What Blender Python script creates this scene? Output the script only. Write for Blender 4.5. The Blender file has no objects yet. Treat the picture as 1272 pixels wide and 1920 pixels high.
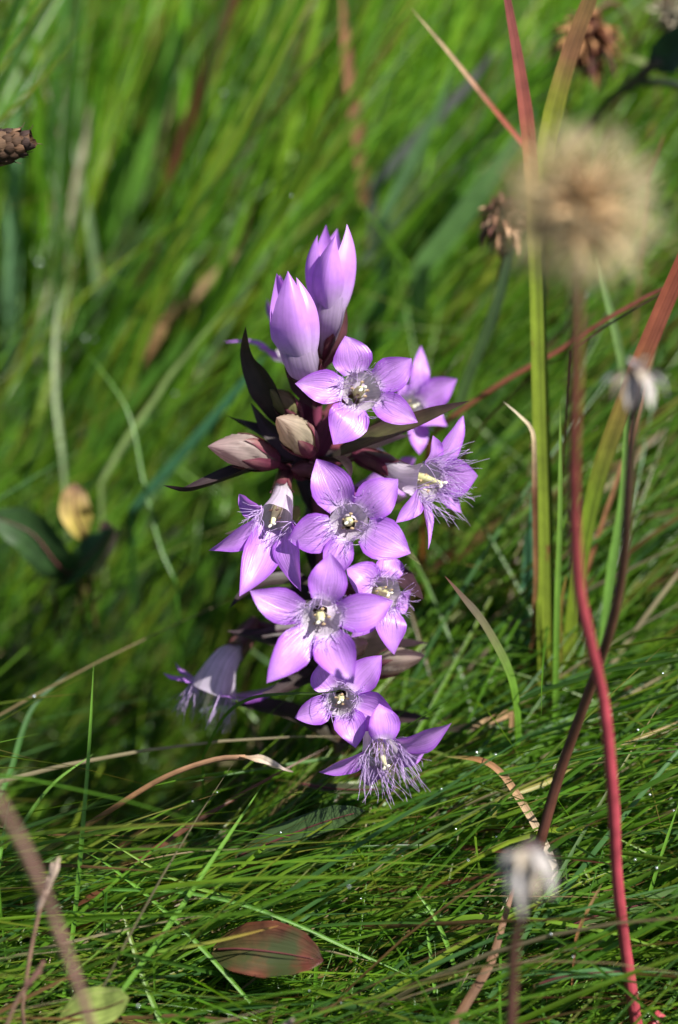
import bpy, math, random
import numpy as np
from mathutils import Vector

random.seed(7)
rng = np.random.default_rng(11)
scene = bpy.context.scene
col = scene.collection

# ------------------------------------------------------------------ camera
PITCH = math.radians(35)
VF = 0.4269                                   # 2*tan(vfov/2)
K = VF / 1920.0                               # metres per photo pixel, per metre of depth
F = np.array([0, math.cos(PITCH), -math.sin(PITCH)])
U = np.array([0, math.sin(PITCH), math.cos(PITCH)])
R = np.array([1.0, 0, 0])
BASE_D = 0.46                                 # the gentian's foot stands at the world origin
CAM = -(F * BASE_D + U * (960 - 1490) * K * BASE_D + R * (648 - 636) * K * BASE_D)
cam = bpy.data.cameras.new('camera')
cam.sensor_fit = 'VERTICAL'
cam.sensor_height = 23.6
cam.lens = 23.6 / VF
cam.clip_start, cam.clip_end = 0.01, 200
cam.dof.use_dof = True
cam.dof.focus_distance = 0.431
cam.dof.aperture_fstop = 4.6
camo = bpy.data.objects.new('camera', cam)
col.objects.link(camo)
camo.location = CAM
camo.rotation_euler = (math.pi / 2 - PITCH, 0, 0)
scene.camera = camo

# ------------------------------------------------------------------ sky and sun
SUN = np.array([0.53, -0.14, 0.83]); SUN /= np.linalg.norm(SUN)
elev = math.asin(SUN[2]); azim = math.atan2(SUN[0], SUN[1])
world = bpy.data.worlds.new('World'); scene.world = world; world.use_nodes = True
nt = world.node_tree
sky = nt.nodes.new('ShaderNodeTexSky'); sky.sky_type = 'NISHITA'; sky.sun_disc = False
sky.sun_elevation = elev; sky.sun_rotation = azim
bg = nt.nodes['Background']; bg.inputs['Strength'].default_value = 0.05
nt.links.new(sky.outputs[0], bg.inputs['Color'])
sl = bpy.data.lights.new('sun', 'SUN'); sl.energy = 5.0; sl.angle = math.radians(0.53); sl.color = (1, 0.96, 0.89)
so = bpy.data.objects.new('sun', sl); col.objects.link(so)
so.rotation_euler = Vector(-SUN).to_track_quat('-Z', 'Y').to_euler()
scene.view_settings.view_transform = 'Standard'
scene.view_settings.look = 'None'
scene.view_settings.exposure = 1.0
scene.view_settings.gamma = 1
scene.cycles.use_denoising = True
scene.cycles.max_bounces = 8
scene.cycles.transmission_bounces = 6
scene.cycles.sample_clamp_indirect = 4

# ------------------------------------------------------------------ helpers
def A3(*v): return np.array(v, float)
def nrm(v):
    v = np.asarray(v, float); return v / (np.linalg.norm(v) + 1e-12)
def P(px, py, d): return CAM + F * d + R * ((px - 636) * K * d) + U * ((960 - py) * K * d)
def CD(x, y, z): return nrm(R * x + U * y - F * z)             # camera-wise direction: right, up, towards the lens
def ground_z(x, y):                                          # turf falls away in front of the plant and dips into a hollow beside it
    yy = np.minimum(y, 0)
    return .42 * np.maximum(yy, -3) * (1 - np.exp(yy * 60)) - .045 * np.exp(-((x + .058) / .04) ** 4 - ((y - .03) / .044) ** 4)
def ground_depth(px, py, z=0.0):
    v = F + R * (px - 636) * K + U * (960 - py) * K
    d = (z - CAM[2]) / v[2]
    for _ in range(30):
        d = .5 * d + .5 * (z + ground_z(CAM[0] + v[0] * d, CAM[1] + v[1] * d) - CAM[2]) / v[2]
    return d
def project(p):
    q = p - CAM; d = q @ F
    return 636 + (q @ R) / d / K, 960 - (q @ U) / d / K, d

def spline(pts, n):
    """Catmull-Rom through the points, n samples evenly spread by length."""
    p = np.asarray(pts, float)
    if len(p) == 2: return p[0] + (p[1] - p[0]) * np.linspace(0, 1, n)[:, None]
    q = np.vstack([2 * p[0] - p[1], p, 2 * p[-1] - p[-2]])
    out = []
    for i in range(1, len(q) - 2):
        t = np.linspace(0, 1, 12, endpoint=False)[:, None]
        a, b, c, d = q[i - 1], q[i], q[i + 1], q[i + 2]
        out.append(0.5 * ((2 * b) + (c - a) * t + (2 * a - 5 * b + 4 * c - d) * t ** 2 + (3 * b - a - 3 * c + d) * t ** 3))
    out = np.vstack(out + [p[-1:]])
    s = np.r_[0, np.cumsum(np.linalg.norm(np.diff(out, axis=0), axis=1))]
    ss = np.linspace(0, s[-1], n)
    return np.stack([np.interp(ss, s, out[:, k]) for k in range(p.shape[1])], 1)

def interp(xs, ys, n_or_t):
    t = np.linspace(0, 1, n_or_t) if isinstance(n_or_t, int) else n_or_t
    ys = np.asarray(ys, float)
    if ys.ndim == 1: return np.interp(t, xs, ys)
    return np.stack([np.interp(t, xs, ys[:, k]) for k in range(ys.shape[1])], -1)

class MB:
    """Collects shapes; build() links them as one mesh object."""
    def __init__(s): s.v, s.f, s.uv, s.c, s.n = [], [], [], [], 0
    def add(s, v, f, uv, c):
        v = np.asarray(v, float); c = np.asarray(c, float)
        if c.ndim == 1: c = np.tile(c, (len(v), 1))
        s.v.append(v); s.uv.append(np.asarray(uv, float)); s.c.append(c)
        s.f += [tuple(int(i) + s.n for i in q) for q in f]; s.n += len(v)
        return s
    def build(s, name, mat, parent=None, origin=(0, 0, 0), smooth=True):
        v = np.vstack(s.v) - np.asarray(origin); uv = np.vstack(s.uv); c = np.vstack(s.c)
        me = bpy.data.meshes.new(name)
        me.from_pydata(v.tolist(), [], s.f)
        li = np.empty(len(me.loops), np.int32); me.loops.foreach_get('vertex_index', li)
        ul = me.uv_layers.new(name='UVMap'); ul.data.foreach_set('uv', uv[li].astype(np.float32).ravel())
        ca = me.color_attributes.new('Col', 'FLOAT_COLOR', 'POINT')
        ca.data.foreach_set('color', np.c_[c, np.ones(len(c))].astype(np.float32).ravel())
        if smooth: me.polygons.foreach_set('use_smooth', np.ones(len(me.polygons), bool))
        me.materials.append(mat); me.update()
        o = bpy.data.objects.new(name, me); col.objects.link(o)
        if parent is not None: o.parent = parent
        else: o.location = origin
        return o

def frames(path, hint=None):
    t = np.gradient(path, axis=0); t /= np.linalg.norm(t, axis=1)[:, None] + 1e-12
    h = nrm(hint) if hint is not None else (A3(0, 0, 1) if abs(t[0][2]) < 0.9 else A3(1, 0, 0))
    ns, ss = [], []
    cur = h
    for k in range(len(path)):
        ref = h if hint is not None else cur
        s_ = np.cross(t[k], ref)
        if np.linalg.norm(s_) < 0.05 and ss: s_ = ss[-1] - t[k] * (ss[-1] @ t[k])
        s_ = nrm(s_); n_ = np.cross(s_, t[k]); ns.append(n_); ss.append(s_); cur = n_
    return t, np.array(ss), np.array(ns)

def gridfaces(nv, nu, wrap=False):
    f = []
    for i in range(nv - 1):
        for j in range(nu if wrap else nu - 1):
            j2 = (j + 1) % nu
            f.append((i * nu + j, i * nu + j2, (i + 1) * nu + j2, (i + 1) * nu + j))
    return f

def sweep(mb, path, radii, color, sides=8, hint=None, lump=None):
    path = np.asarray(path, float); n = len(path); radii = np.broadcast_to(np.asarray(radii, float), (n,))
    t, s_, n_ = frames(path, hint)
    a = np.linspace(0, 2 * np.pi, sides, endpoint=False)
    rr = radii[:, None] * np.ones((1, sides))
    if lump is not None: rr = rr * lump(np.linspace(0, 1, n)[:, None], a[None, :])
    v = path[:, None] + rr[..., None] * (np.cos(a)[None, :, None] * s_[:, None] + np.sin(a)[None, :, None] * n_[:, None])
    uv = np.stack(np.broadcast_arrays(a[None, :] / (2 * np.pi), np.linspace(0, 1, n)[:, None]), -1)
    c = np.asarray(color, float)
    if c.ndim == 2: c = np.repeat(c[:, None], sides, 1).reshape(-1, 3)
    f = gridfaces(n, sides, True)
    f.append(tuple(range(sides))[::-1]); f.append(tuple((n - 1) * sides + k for k in range(sides)))
    return mb.add(v.reshape(-1, 3), f, uv.reshape(-1, 2), c)

def ribbon(mb, path, halfw, color, hint, fold=0.3, nu=5, cup=0.0, wave=0.0, roll=None, edgecol=None):
    """A leaf or petal: a strip with a keel (fold) or a trough (cup) across it."""
    path = np.asarray(path, float); n = len(path); halfw = np.broadcast_to(np.asarray(halfw, float), (n,))
    t, s_, n_ = frames(path, hint)
    if roll is not None:
        ra = np.broadcast_to(np.asarray(roll, float), (n,))
        s2 = s_ * np.cos(ra)[:, None] + n_ * np.sin(ra)[:, None]
        n_ = n_ * np.cos(ra)[:, None] - s_ * np.sin(ra)[:, None]; s_ = s2
    u = np.linspace(-1, 1, nu)
    off = fold * np.abs(u) + cup * u ** 2
    tt = np.linspace(0, 1, n)
    wv = wave * np.sin(tt[:, None] * 9 + u[None] * 2.2 + random.random() * 6) * np.abs(u[None])
    v = path[:, None] + halfw[:, None, None] * (u[None, :, None] * s_[:, None] + (off[None] + wv)[..., None] * n_[:, None])
    uv = np.stack(np.broadcast_arrays(u[None] * .5 + .5, tt[:, None]), -1)
    c = np.asarray(color, float)
    if c.ndim == 2: c = np.repeat(c[:, None], nu, 1)
    else: c = np.tile(c, (n, nu, 1))
    if edgecol is not None:
        w = (np.abs(u) ** 2.5)[None, :, None]; c = c * (1 - w) + np.asarray(edgecol)[None, None] * w
    return mb.add(v.reshape(-1, 3), gridfaces(n, nu), uv.reshape(-1, 2), c.reshape(-1, 3))

def blob(mb, p, axis, ra, rb, color, n=7, sides=8, power=1.0):
    """A spindle or ellipsoid: half length ra, radius rb."""
    t = np.linspace(-1, 1, n); r = np.clip(1 - np.abs(t) ** 2, 0, 1) ** (0.5 * power) * rb + rb * 0.02
    return sweep(mb, np.asarray(p) + nrm(axis) * (t * ra)[:, None], r, color, sides)

def tag(o, label, cat, group=None, kind=None):
    if label: o['label'] = label
    if cat: o['category'] = cat
    if group: o['group'] = group
    if kind: o['kind'] = kind
    return o
def thing(name, loc, label, cat, group=None):
    e = bpy.data.objects.new(name, None); e.empty_display_size = 0.01
    col.objects.link(e); e.location = loc
    return tag(e, label, cat, group)

# ------------------------------------------------------------------ materials
def leafy(name, rough=0.45, transl=0.3, spec=0.4, vein=0.0, veins=26, noise=0.25, nscale=400, bump=0.0, sheen=0.0, blotch=None, tint=(1.1, 1.15, 0.7)):
    m = bpy.data.materials.new(name); m.use_nodes = True
    t = m.node_tree; N = t.nodes; L = t.links; N.clear()
    out = N.new('ShaderNodeOutputMaterial'); pb = N.new('ShaderNodeBsdfPrincipled')
    at = N.new('ShaderNodeAttribute'); at.attribute_name = 'Col'
    tc = N.new('ShaderNodeTexCoord')
    nz = N.new('ShaderNodeTexNoise'); nz.inputs['Scale'].default_value = nscale; nz.inputs['Detail'].default_value = 4
    L.new(tc.outputs['Object'], nz.inputs['Vector'])
    mr = N.new('ShaderNodeMapRange'); mr.inputs[1].default_value = .3; mr.inputs[2].default_value = .7
    mr.inputs[3].default_value = 1 - noise; mr.inputs[4].default_value = 1 + noise
    L.new(nz.outputs['Fac'], mr.inputs[0])
    mul = N.new('ShaderNodeVectorMath'); mul.operation = 'SCALE'
    L.new(at.outputs['Color'], mul.inputs[0]); L.new(mr.outputs[0], mul.inputs['Scale'])
    c = mul.outputs[0]; height = nz.outputs['Fac']
    if vein > 0:
        uvn = N.new('ShaderNodeUVMap'); uvn.uv_map = 'UVMap'
        mp = N.new('ShaderNodeMapping'); mp.inputs['Scale'].default_value = (veins, 1.2, 1)
        L.new(uvn.outputs[0], mp.inputs[0])
        n2 = N.new('ShaderNodeTexNoise'); n2.inputs['Scale'].default_value = 1.0; n2.inputs['Detail'].default_value = 2
        L.new(mp.outputs[0], n2.inputs['Vector'])
        r2 = N.new('ShaderNodeMapRange'); r2.inputs[1].default_value = .36; r2.inputs[2].default_value = .58
        r2.inputs[3].default_value = 1 - vein; r2.inputs[4].default_value = 1 + vein * .25
        L.new(n2.outputs['Fac'], r2.inputs[0])
        m2 = N.new('ShaderNodeVectorMath'); m2.operation = 'SCALE'
        L.new(c, m2.inputs[0]); L.new(r2.outputs[0], m2.inputs['Scale']); c = m2.outputs[0]; height = n2.outputs['Fac']
    if blotch is not None:
        n3 = N.new('ShaderNodeTexNoise'); n3.inputs['Scale'].default_value = blotch[1]; n3.inputs['Detail'].default_value = 5
        L.new(tc.outputs['Object'], n3.inputs['Vector'])
        r3 = N.new('ShaderNodeMapRange'); r3.inputs[1].default_value = blotch[2]; r3.inputs[2].default_value = blotch[3]
        L.new(n3.outputs['Fac'], r3.inputs[0])
        mx = N.new('ShaderNodeMix'); mx.data_type = 'RGBA'
        L.new(r3.outputs[0], mx.inputs['Factor']); L.new(c, mx.inputs['A']); mx.inputs['B'].default_value = (*blotch[0], 1)
        c = mx.outputs['Result']
    L.new(c, pb.inputs['Base Color'])
    pb.inputs['Roughness'].default_value = rough; pb.inputs['Specular IOR Level'].default_value = spec
    if sheen: pb.inputs['Sheen Weight'].default_value = sheen
    if bump:
        b = N.new('ShaderNodeBump'); b.inputs['Strength'].default_value = bump; b.inputs['Distance'].default_value = 0.0003
        L.new(height, b.inputs['Height']); L.new(b.outputs[0], pb.inputs['Normal'])
    if transl:
        tr = N.new('ShaderNodeBsdfTranslucent')
        tm = N.new('ShaderNodeVectorMath'); tm.operation = 'MULTIPLY'; tm.inputs[1].default_value = tint
        L.new(c, tm.inputs[0]); L.new(tm.outputs[0], tr.inputs['Color'])
        mix = N.new('ShaderNodeMixShader'); mix.inputs[0].default_value = transl
        L.new(pb.outputs[0], mix.inputs[1]); L.new(tr.outputs[0], mix.inputs[2]); L.new(mix.outputs[0], out.inputs[0])
    else: L.new(pb.outputs[0], out.inputs[0])
    return m

M_grass = leafy('grass_blades', .38, .48, .5, noise=.22, nscale=120, tint=(1.25, 1.3, .5))
M_blade = leafy('blade', .36, .3, .45, vein=.22, veins=9, noise=.15, nscale=300, bump=.25, tint=(1.25, 1.3, .5))
M_sedge = leafy('sedge', .42, .3, .4, vein=.4, veins=14, noise=.2, nscale=260, bump=.5, blotch=((.16, .05, .025), 330, .66, .78), tint=(1.3, 1.25, .5))
M_petal = leafy('petal', .36, .32, .6, vein=.15, veins=30, noise=.06, nscale=1500, bump=.5, sheen=.08, tint=(1.15, .8, 1.1))
M_goblet = leafy('goblet_petal', .38, .32, .5, vein=.06, veins=14, noise=.06, nscale=900, bump=.2, tint=(1.15, .8, 1.1))
M_tube = leafy('corolla_tube', .4, .62, .3, vein=.2, veins=34, noise=.08, nscale=500, bump=.25, tint=(1, .95, 1))
M_bract = leafy('calyx', .42, .15, .4, vein=.15, veins=7, noise=.3, nscale=330, bump=.4, blotch=((.12, .022, .05), 190, .5, .68))
M_dark = leafy('dark_leaf', .5, .1, .35, vein=.2, veins=8, noise=.3, nscale=300, bump=.35)
M_hair = leafy('fringe', .4, .4, .3, noise=.15, nscale=300, tint=(1, .9, 1))
M_soft = leafy('pistil', .5, .2, .3, noise=.15, nscale=900)
M_stem = leafy('stem', .45, 0, .35, vein=.3, veins=9, noise=.3, nscale=250, bump=.4)
M_dry = leafy('dry', .7, .15, .2, vein=.25, veins=8, noise=.35, nscale=300, bump=.5, tint=(1.1, 1, .8))
M_fluff = leafy('fluff', .6, .5, .2, noise=.15, nscale=100, tint=(1.05, 1, .85))
M_lit = leafy('leaf_litter', .5, .2, .35, vein=.25, veins=9, noise=.45, nscale=260, bump=.8)
M_oval = leafy('oval_leaf', .45, .12, .4, vein=.3, veins=11, noise=.5, nscale=300, bump=.9, blotch=((.035, .045, .014), 110, .52, .66))

def dew_material():
    m = bpy.data.materials.new('dew'); m.use_nodes = True
    p = m.node_tree.nodes['Principled BSDF']
    n = m.node_tree.nodes.new('ShaderNodeTexNoise'); n.inputs['Scale'].default_value = 3
    r = m.node_tree.nodes.new('ShaderNodeMapRange'); r.inputs[3].default_value = .1; r.inputs[4].default_value = .2
    m.node_tree.links.new(n.outputs['Fac'], r.inputs[0]); m.node_tree.links.new(r.outputs[0], p.inputs['Roughness'])
    p.inputs['Base Color'].default_value = (.9, .95, 1, 1); p.inputs['Metallic'].default_value = .7
    return m
M_dew = dew_material()

def soil_material():
    m = bpy.data.materials.new('soil'); m.use_nodes = True
    t = m.node_tree; p = t.nodes['Principled BSDF']; tc = t.nodes.new('ShaderNodeTexCoord')
    n = t.nodes.new('ShaderNodeTexNoise'); n.inputs['Scale'].default_value = 90; n.inputs['Detail'].default_value = 8
    cr = t.nodes.new('ShaderNodeValToRGB')
    cr.color_ramp.elements[0].position = .3; cr.color_ramp.elements[0].color = (.005, .008, .003, 1)
    cr.color_ramp.elements[1].position = .75; cr.color_ramp.elements[1].color = (.017, .026, .008, 1)
    t.links.new(tc.outputs['Object'], n.inputs['Vector']); t.links.new(n.outputs['Fac'], cr.inputs[0])
    t.links.new(cr.outputs[0], p.inputs['Base Color']); p.inputs['Roughness'].default_value = .95
    b = t.nodes.new('ShaderNodeBump'); b.inputs['Distance'].default_value = .004
    t.links.new(n.outputs['Fac'], b.inputs['Height']); t.links.new(b.outputs[0], p.inputs['Normal'])
    return m

# ------------------------------------------------------------------ ground
g = np.concatenate([-np.geomspace(60, .8, 16), np.linspace(-.7, .7, 141), np.geomspace(.8, 60, 16)])
gx, gy = np.meshgrid(g, g, indexing='xy')
near = np.exp(-(gx ** 2 + gy ** 2) / 1.5)
gz = (.004 * np.sin(gx * 31 + 1) * np.cos(gy * 27) + .003 * np.sin(gx * 71 + gy * 53)) * near - .003 + ground_z(gx, gy)
mb = MB(); mb.add(np.stack([gx, gy, gz], -1).reshape(-1, 3), gridfaces(len(g), len(g)), np.stack([gx, gy], -1).reshape(-1, 2), A3(.03, .03, .012))
ground = mb.build('ground', soil_material()); ground['kind'] = 'structure'
tag(ground, 'dark mossy soil under the long meadow grass', 'ground')

# ------------------------------------------------------------------ meadow grass (nobody could count it)
KEEP = [  # (px, py, radius px, depth): grass is parted in front of these
    (675, 728, 120, .46), (600, 560, 150, .47), (800, 760, 110, .475), (810, 900, 120, .46), (650, 975, 130, .45),
    (500, 1010, 130, .46), (595, 1165, 150, .45), (715, 1130, 100, .46), (645, 1315, 95, .445), (725, 1415, 110, .44),
    (720, 1480, 60, .425), (420, 1280, 95, .462), (490, 820, 120, .465), (390, 900, 90, .46), (560, 1330, 60, .44), (490, 1180, 60, .46),
    (760, 1240, 50, .45), (505, 1790, 70, .424), (560, 1800, 55, .424), (450, 1785, 60, .424), (120, 1650, 60, .42), (165, 1400, 40, .425), (480, 1440, 70, .424),
    (145, 950, 50, .50), (60, 1000, 50, .49), (180, 1030, 45, .49), (108, 700, 20, .52), (108, 620, 20, .52), (108, 780, 20, .52), (300, 740, 20, .51), (250, 810, 20, .51),
    (400, 790, 35, .51), (330, 870, 35, .51), (380, 545, 25, .55), (320, 600, 25, .55), (24, 550, 40, .56), (24, 450, 40, .56), (28, 330, 40, .56), (760, 330, 40, .53), (800, 250, 40, .53), (900, 370, 35, .53), (290, 230, 50, .57), (230, 400, 50, .57),
]
def make_grass():
    zones = [  # x0,x1,y0,y1,count
        (-.21, .15, -.13, .07, 19000), (-.28, .2, .07, .32, 12500), (-.35, .28, .32, .75, 9500),
        (-.8, -.25, -.5, .9, 5000), (.18, .8, -.5, .9, 6000), (-.4, .4, -.6, -.12, 3500), (-.9, .9, .75, 1.5, 6000), (-.11, .0, -.02, .095, 6500)]
    X, Y, Z = [], [], []
    for i, (x0, x1, y0, y1, n) in enumerate(zones):
        X.append(rng.uniform(x0, x1, n)); Y.append(rng.uniform(y0, y1, n)); Z.append(np.full(n, i))
    x = np.concatenate(X); y = np.concatenate(Y); zn = np.concatenate(Z); n = len(x)
    S = 8
    s = np.clip((y + .015) / .15, 0, 1)                                   # 0 combed flat, 1 upright
    lft = np.clip((-x - .03) / .08, 0, 1) * np.clip((y + .01) / .06, 0, 1)
    s = np.clip(s + .35 * lft, 0, 1.15)
    clump = .5 + .5 * np.sin(x * 57 + 2 * np.sin(y * 41)) * np.cos(y * 63 + x * 21)
    wide = rng.random(n) < np.where(s > .6, .16, .012)
    L = np.where(s > .5, rng.uniform(.07, .19, n), rng.uniform(.045, .12, n)) * (.8 + .35 * clump)
    pit = zn == 7
    wide &= ~pit; L = np.where(pit, rng.uniform(.018, .045, n), L)
    e0 = np.radians(rng.normal(29, 17, n) * (1 - s) + rng.normal(68, 11, n) * s)
    e1 = np.radians(rng.normal(3, 11, n) * (1 - s) + rng.normal(38, 17, n) * s)
    phi = np.radians(rng.normal(14, 23, n) * (1 - s) + rng.normal(46, 24, n) * s + 8 * (clump - .5) + 18 * lft)
    stray = rng.random(n) < np.where(s < .5, .2, .12)
    phi = np.where(stray, rng.uniform(-np.pi, np.pi, n), phi)
    L = np.where(stray, L * .7, L); wide &= ~stray
    w0 = np.where(wide, rng.uniform(.0008, .0022, n), rng.uniform(.0002, .00062, n))
    w0 = np.where((zn >= 3) & ~pit, w0 * 2.2, w0)
    t = np.linspace(0, 1, S + 1)
    tm = (t[:-1] + t[1:]) / 2
    el = e0[:, None] + (e1 - e0)[:, None] * tm[None] ** .8
    ph = phi[:, None] + rng.normal(0, .25, n)[:, None] * tm[None]
    d = np.stack([np.cos(el) * np.cos(ph), np.cos(el) * np.sin(ph), np.sin(el)], -1)
    p = np.zeros((n, S + 1, 3)); p[:, 0] = np.stack([x, y, ground_z(x, y) - .004], -1)
    p[:, 1:] = p[:, :1] + np.cumsum(d, 1) * (L / S)[:, None, None]
    low = ground_z(p[..., 0], p[..., 1]) + .002 + .012 * rng.random(n)[:, None] * t[None]
    p[..., 2] = np.where(p[..., 2] < low, np.where(t[None] < .05, p[..., 2], low), p[..., 2])
    # part the grass in front of the plants that stand clear of it
    fine = np.linspace(0, S, S * 5 + 1); i0 = np.minimum(fine.astype(int), S - 1); fr = (fine - i0)[None, :, None]
    q = p[:, i0] * (1 - fr) + p[:, i0 + 1] * fr
    px, py, dd = project(q.reshape(-1, 3)); px = px.reshape(n, -1); py = py.reshape(n, -1); dd = dd.reshape(n, -1)
    bad = np.zeros(n, bool)
    for (cx, cy, r, dep) in KEEP: bad |= (((px - cx) ** 2 + (py - cy) ** 2 < r * r) & (dd < dep)).any(1)
    bad |= ((dd < np.where(py < 1150, .468, .395)) & (py > -200) & (py < 1950) & (px > -100) & (px < 1400)).any(1)
    hol = (((q[..., 0] + .050) / .044) ** 2 + ((q[..., 1] - .036) / .054) ** 2 < 1) & (q[..., 2] > -.022 + .02 * rng.random(n)[:, None] )
    bad |= hol.any(1) & (rng.random(n) < np.where(pit, .75, .96))
    bad |= (((x + .052) / .05) ** 2 + ((y - .022) / .042) ** 2 < 1) & (rng.random(n) < .5) & ~pit
    bad |= ((zn >= 3) & (zn < 6) & ((px > -60) & (px < 1330) & (py > -60) & (py < 1980) & (dd < .75)).any(1))
    keep = ~bad
    p, w0, L, wide, x, y, s, clump, zn = [a[keep] for a in (p, w0, L, wide, x, y, s, clump, zn)]
    n = len(p)
    tan = np.gradient(p, axis=1); tan /= np.linalg.norm(tan, axis=-1, keepdims=True) + 1e-12
    rv = rng.normal(size=(n, 1, 3)) + A3(0, .4, -.7)[None, None] * .4
    sd = np.cross(tan, np.broadcast_to(rv, tan.shape)); sd /= np.linalg.norm(sd, axis=-1, keepdims=True) + 1e-12
    nn = np.cross(sd, tan)
    w = w0[:, None] * np.clip(1.02 - t[None] ** 2.6, .02, 1) * (.75 + .25 * np.minimum(1, t[None] * 4))
    v = np.stack([p - sd * w[..., None] + nn * w[..., None] * .45, p, p + sd * w[..., None] + nn * w[..., None] * .45], 2)   # n,S+1,3,3
    pal = np.array([[.055, .165, .014], [.075, .2, .016], [.1, .22, .018], [.04, .125, .02], [.05, .15, .05], [.12, .2, .02]])
    ci = rng.choice(6, n, p=[.28, .27, .16, .14, .08, .07])
    base = pal[ci] * np.array([1.3, 1.08, .9]) * rng.uniform(.75, 1.2, (n, 1))
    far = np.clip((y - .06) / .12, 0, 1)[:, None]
    base = base * (1 + far * np.array([1.45, 1.3, 1.0]) * rng.uniform(.4, 1.3, (n, 1)))  # far blades painted lighter and yellower, standing in for sunlit glow
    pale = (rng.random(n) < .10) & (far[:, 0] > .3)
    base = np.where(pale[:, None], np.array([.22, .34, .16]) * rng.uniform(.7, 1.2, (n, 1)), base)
    dead = rng.random(n) < np.where((x < 0) & (y > .03) & (y < .12), .01, .075 + .03 * far[:, 0])
    strawpal = np.array([[.3, .22, .11], [.22, .12, .05], [.36, .3, .18], [.16, .06, .03]])
    base = np.where(dead[:, None], strawpal[rng.integers(0, 4, n)] * rng.uniform(.5, 1, (n, 1)), base)
    w0 = np.where(dead & (y < .08), np.minimum(w0, .0005), w0)
    tipc = np.where((rng.random(n) < .3)[:, None], np.array([.26, .16, .05]), base * 1.05)
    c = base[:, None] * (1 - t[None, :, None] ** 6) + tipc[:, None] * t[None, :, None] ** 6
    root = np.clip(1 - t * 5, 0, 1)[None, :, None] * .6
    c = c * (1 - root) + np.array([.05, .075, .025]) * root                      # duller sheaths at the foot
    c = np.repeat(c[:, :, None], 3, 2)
    nv = n * (S + 1) * 3
    bi = (np.arange(n) * (S + 1) * 3)[:, None, None]
    si = (np.arange(S) * 3)[None, :, None]; ui = np.arange(2)[None, None, :]
    a = bi + si + ui
    quads = np.stack([a, a + 1, a + 4, a + 3], -1).reshape(-1, 4)
    me = bpy.data.meshes.new('grass')
    me.vertices.add(nv); me.vertices.foreach_set('co', v.astype(np.float32).ravel())
    nf = len(quads)
    me.loops.add(nf * 4); me.loops.foreach_set('vertex_index', quads.astype(np.int32).ravel())
    me.polygons.add(nf); me.polygons.foreach_set('loop_start', np.arange(0, nf * 4, 4, dtype=np.int32))
    me.polygons.foreach_set('loop_total', np.full(nf, 4, np.int32))
    me.polygons.foreach_set('use_smooth', np.ones(nf, bool))
    ca = me.color_attributes.new('Col', 'FLOAT_COLOR', 'POINT')
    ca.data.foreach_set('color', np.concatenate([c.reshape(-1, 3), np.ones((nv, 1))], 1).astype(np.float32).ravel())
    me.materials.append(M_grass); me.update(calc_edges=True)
    o = bpy.data.objects.new('grass', me); col.objects.link(o)
    tag(o, 'dense fine green meadow grass combed over in long soft blades', 'grass', kind='stuff')
    return p
GP = make_grass()

# ------------------------------------------------------------------ the gentian
LILAC_C, LILAC_E = A3(.56, .27, .76), A3(.35, .095, .62)
gent = thing('gentian_plant', (0, 0, 0), 'branching gentian with lilac five-petalled fringed flowers and dark purple leaves', 'flower')

STEM_PX = [(648, 1490, .46), (640, 1400, .4585), (618, 1200, .4565), (602, 1000, .4535), (592, 860, .451), (594, 740, .449), (600, 660, .448)]
stem = spline([P(*q) for q in STEM_PX], 40)
stem[0][2] = -.014
mb = MB(); sweep(mb, stem, np.linspace(.0017, .0011, 40), interp([0, .4, 1], [(.06, .05, .02), (.1, .025, .035), (.12, .02, .05)], 40), 10)
mb.build('stem', M_stem, gent)
def stem_at(py):
    ys = [project(q)[1] for q in stem]
    return stem[int(np.argmin(np.abs(np.array(ys) - py)))]

def branch(a, b, r=.0007, c=(.11, .025, .04)):
    mid = (a + b) / 2 + A3(0, 0, -.002)
    mb = MB(); sweep(mb, spline([a, mid, b], 10), r, A3(*c), 8); mb.build('branch', M_stem, gent)

PET_T = np.linspace(0, 1, 22)
PET_W = interp([0, .1, .25, .42, .58, .72, .84, .93, .98, 1], [.6, .74, .94, 1, .87, .655, .4, .18, .055, .004], PET_T)
def petal(parent, b, tip, n, hw, cup=.25, arch=.06, recurve=0.0, cc=LILAC_C, ce=LILAC_E, wmul=1.0, goblet=False):
    e = tip - b; L = np.linalg.norm(e); s_ = nrm(np.cross(e, n)); n_ = np.cross(s_, nrm(e))
    t = PET_T[:, None]
    side = random.uniform(-.05, .05) * L
    path = b + e * t + n_ * (arch * L * 4 * t * (1 - t)) - n_ * recurve * L * t ** 3 + s_ * side * np.sin(t * np.pi)
    w = PET_W * hw * wmul
    if goblet: w = w * interp([0, .12, .5, 1], [1.2, 1.2, 1.02, 1], PET_T)
    mb = MB()
    c = np.array([cc] * len(PET_T)); wt = np.clip(1 - PET_T * (2.6 if goblet else 6), 0, 1)[:, None]
    c = c * (1 - wt) + (A3(.54, .42, .62) if goblet else A3(.70, .58, .76)) * wt
    tt = np.clip((PET_T - .75) * 3, 0, 1)[:, None] * .5
    c = c * (1 - tt) + ce * tt
    if not goblet:
        cup = cup * random.uniform(.3, 1.5); tw = random.uniform(-.3, .3)
        path = path + n_ * random.uniform(-.05, .06) * L * np.sin(t * np.pi * 1.5)
    ribbon(mb, path, w, c, n_, fold=.05 if goblet else random.uniform(-.04, .14), nu=11, cup=cup, wave=.06 if goblet else .1, edgecol=None if goblet else ce, roll=None if goblet else PET_T * tw)
    return mb.build('petal', M_goblet if goblet else M_petal, parent), s_

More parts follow.
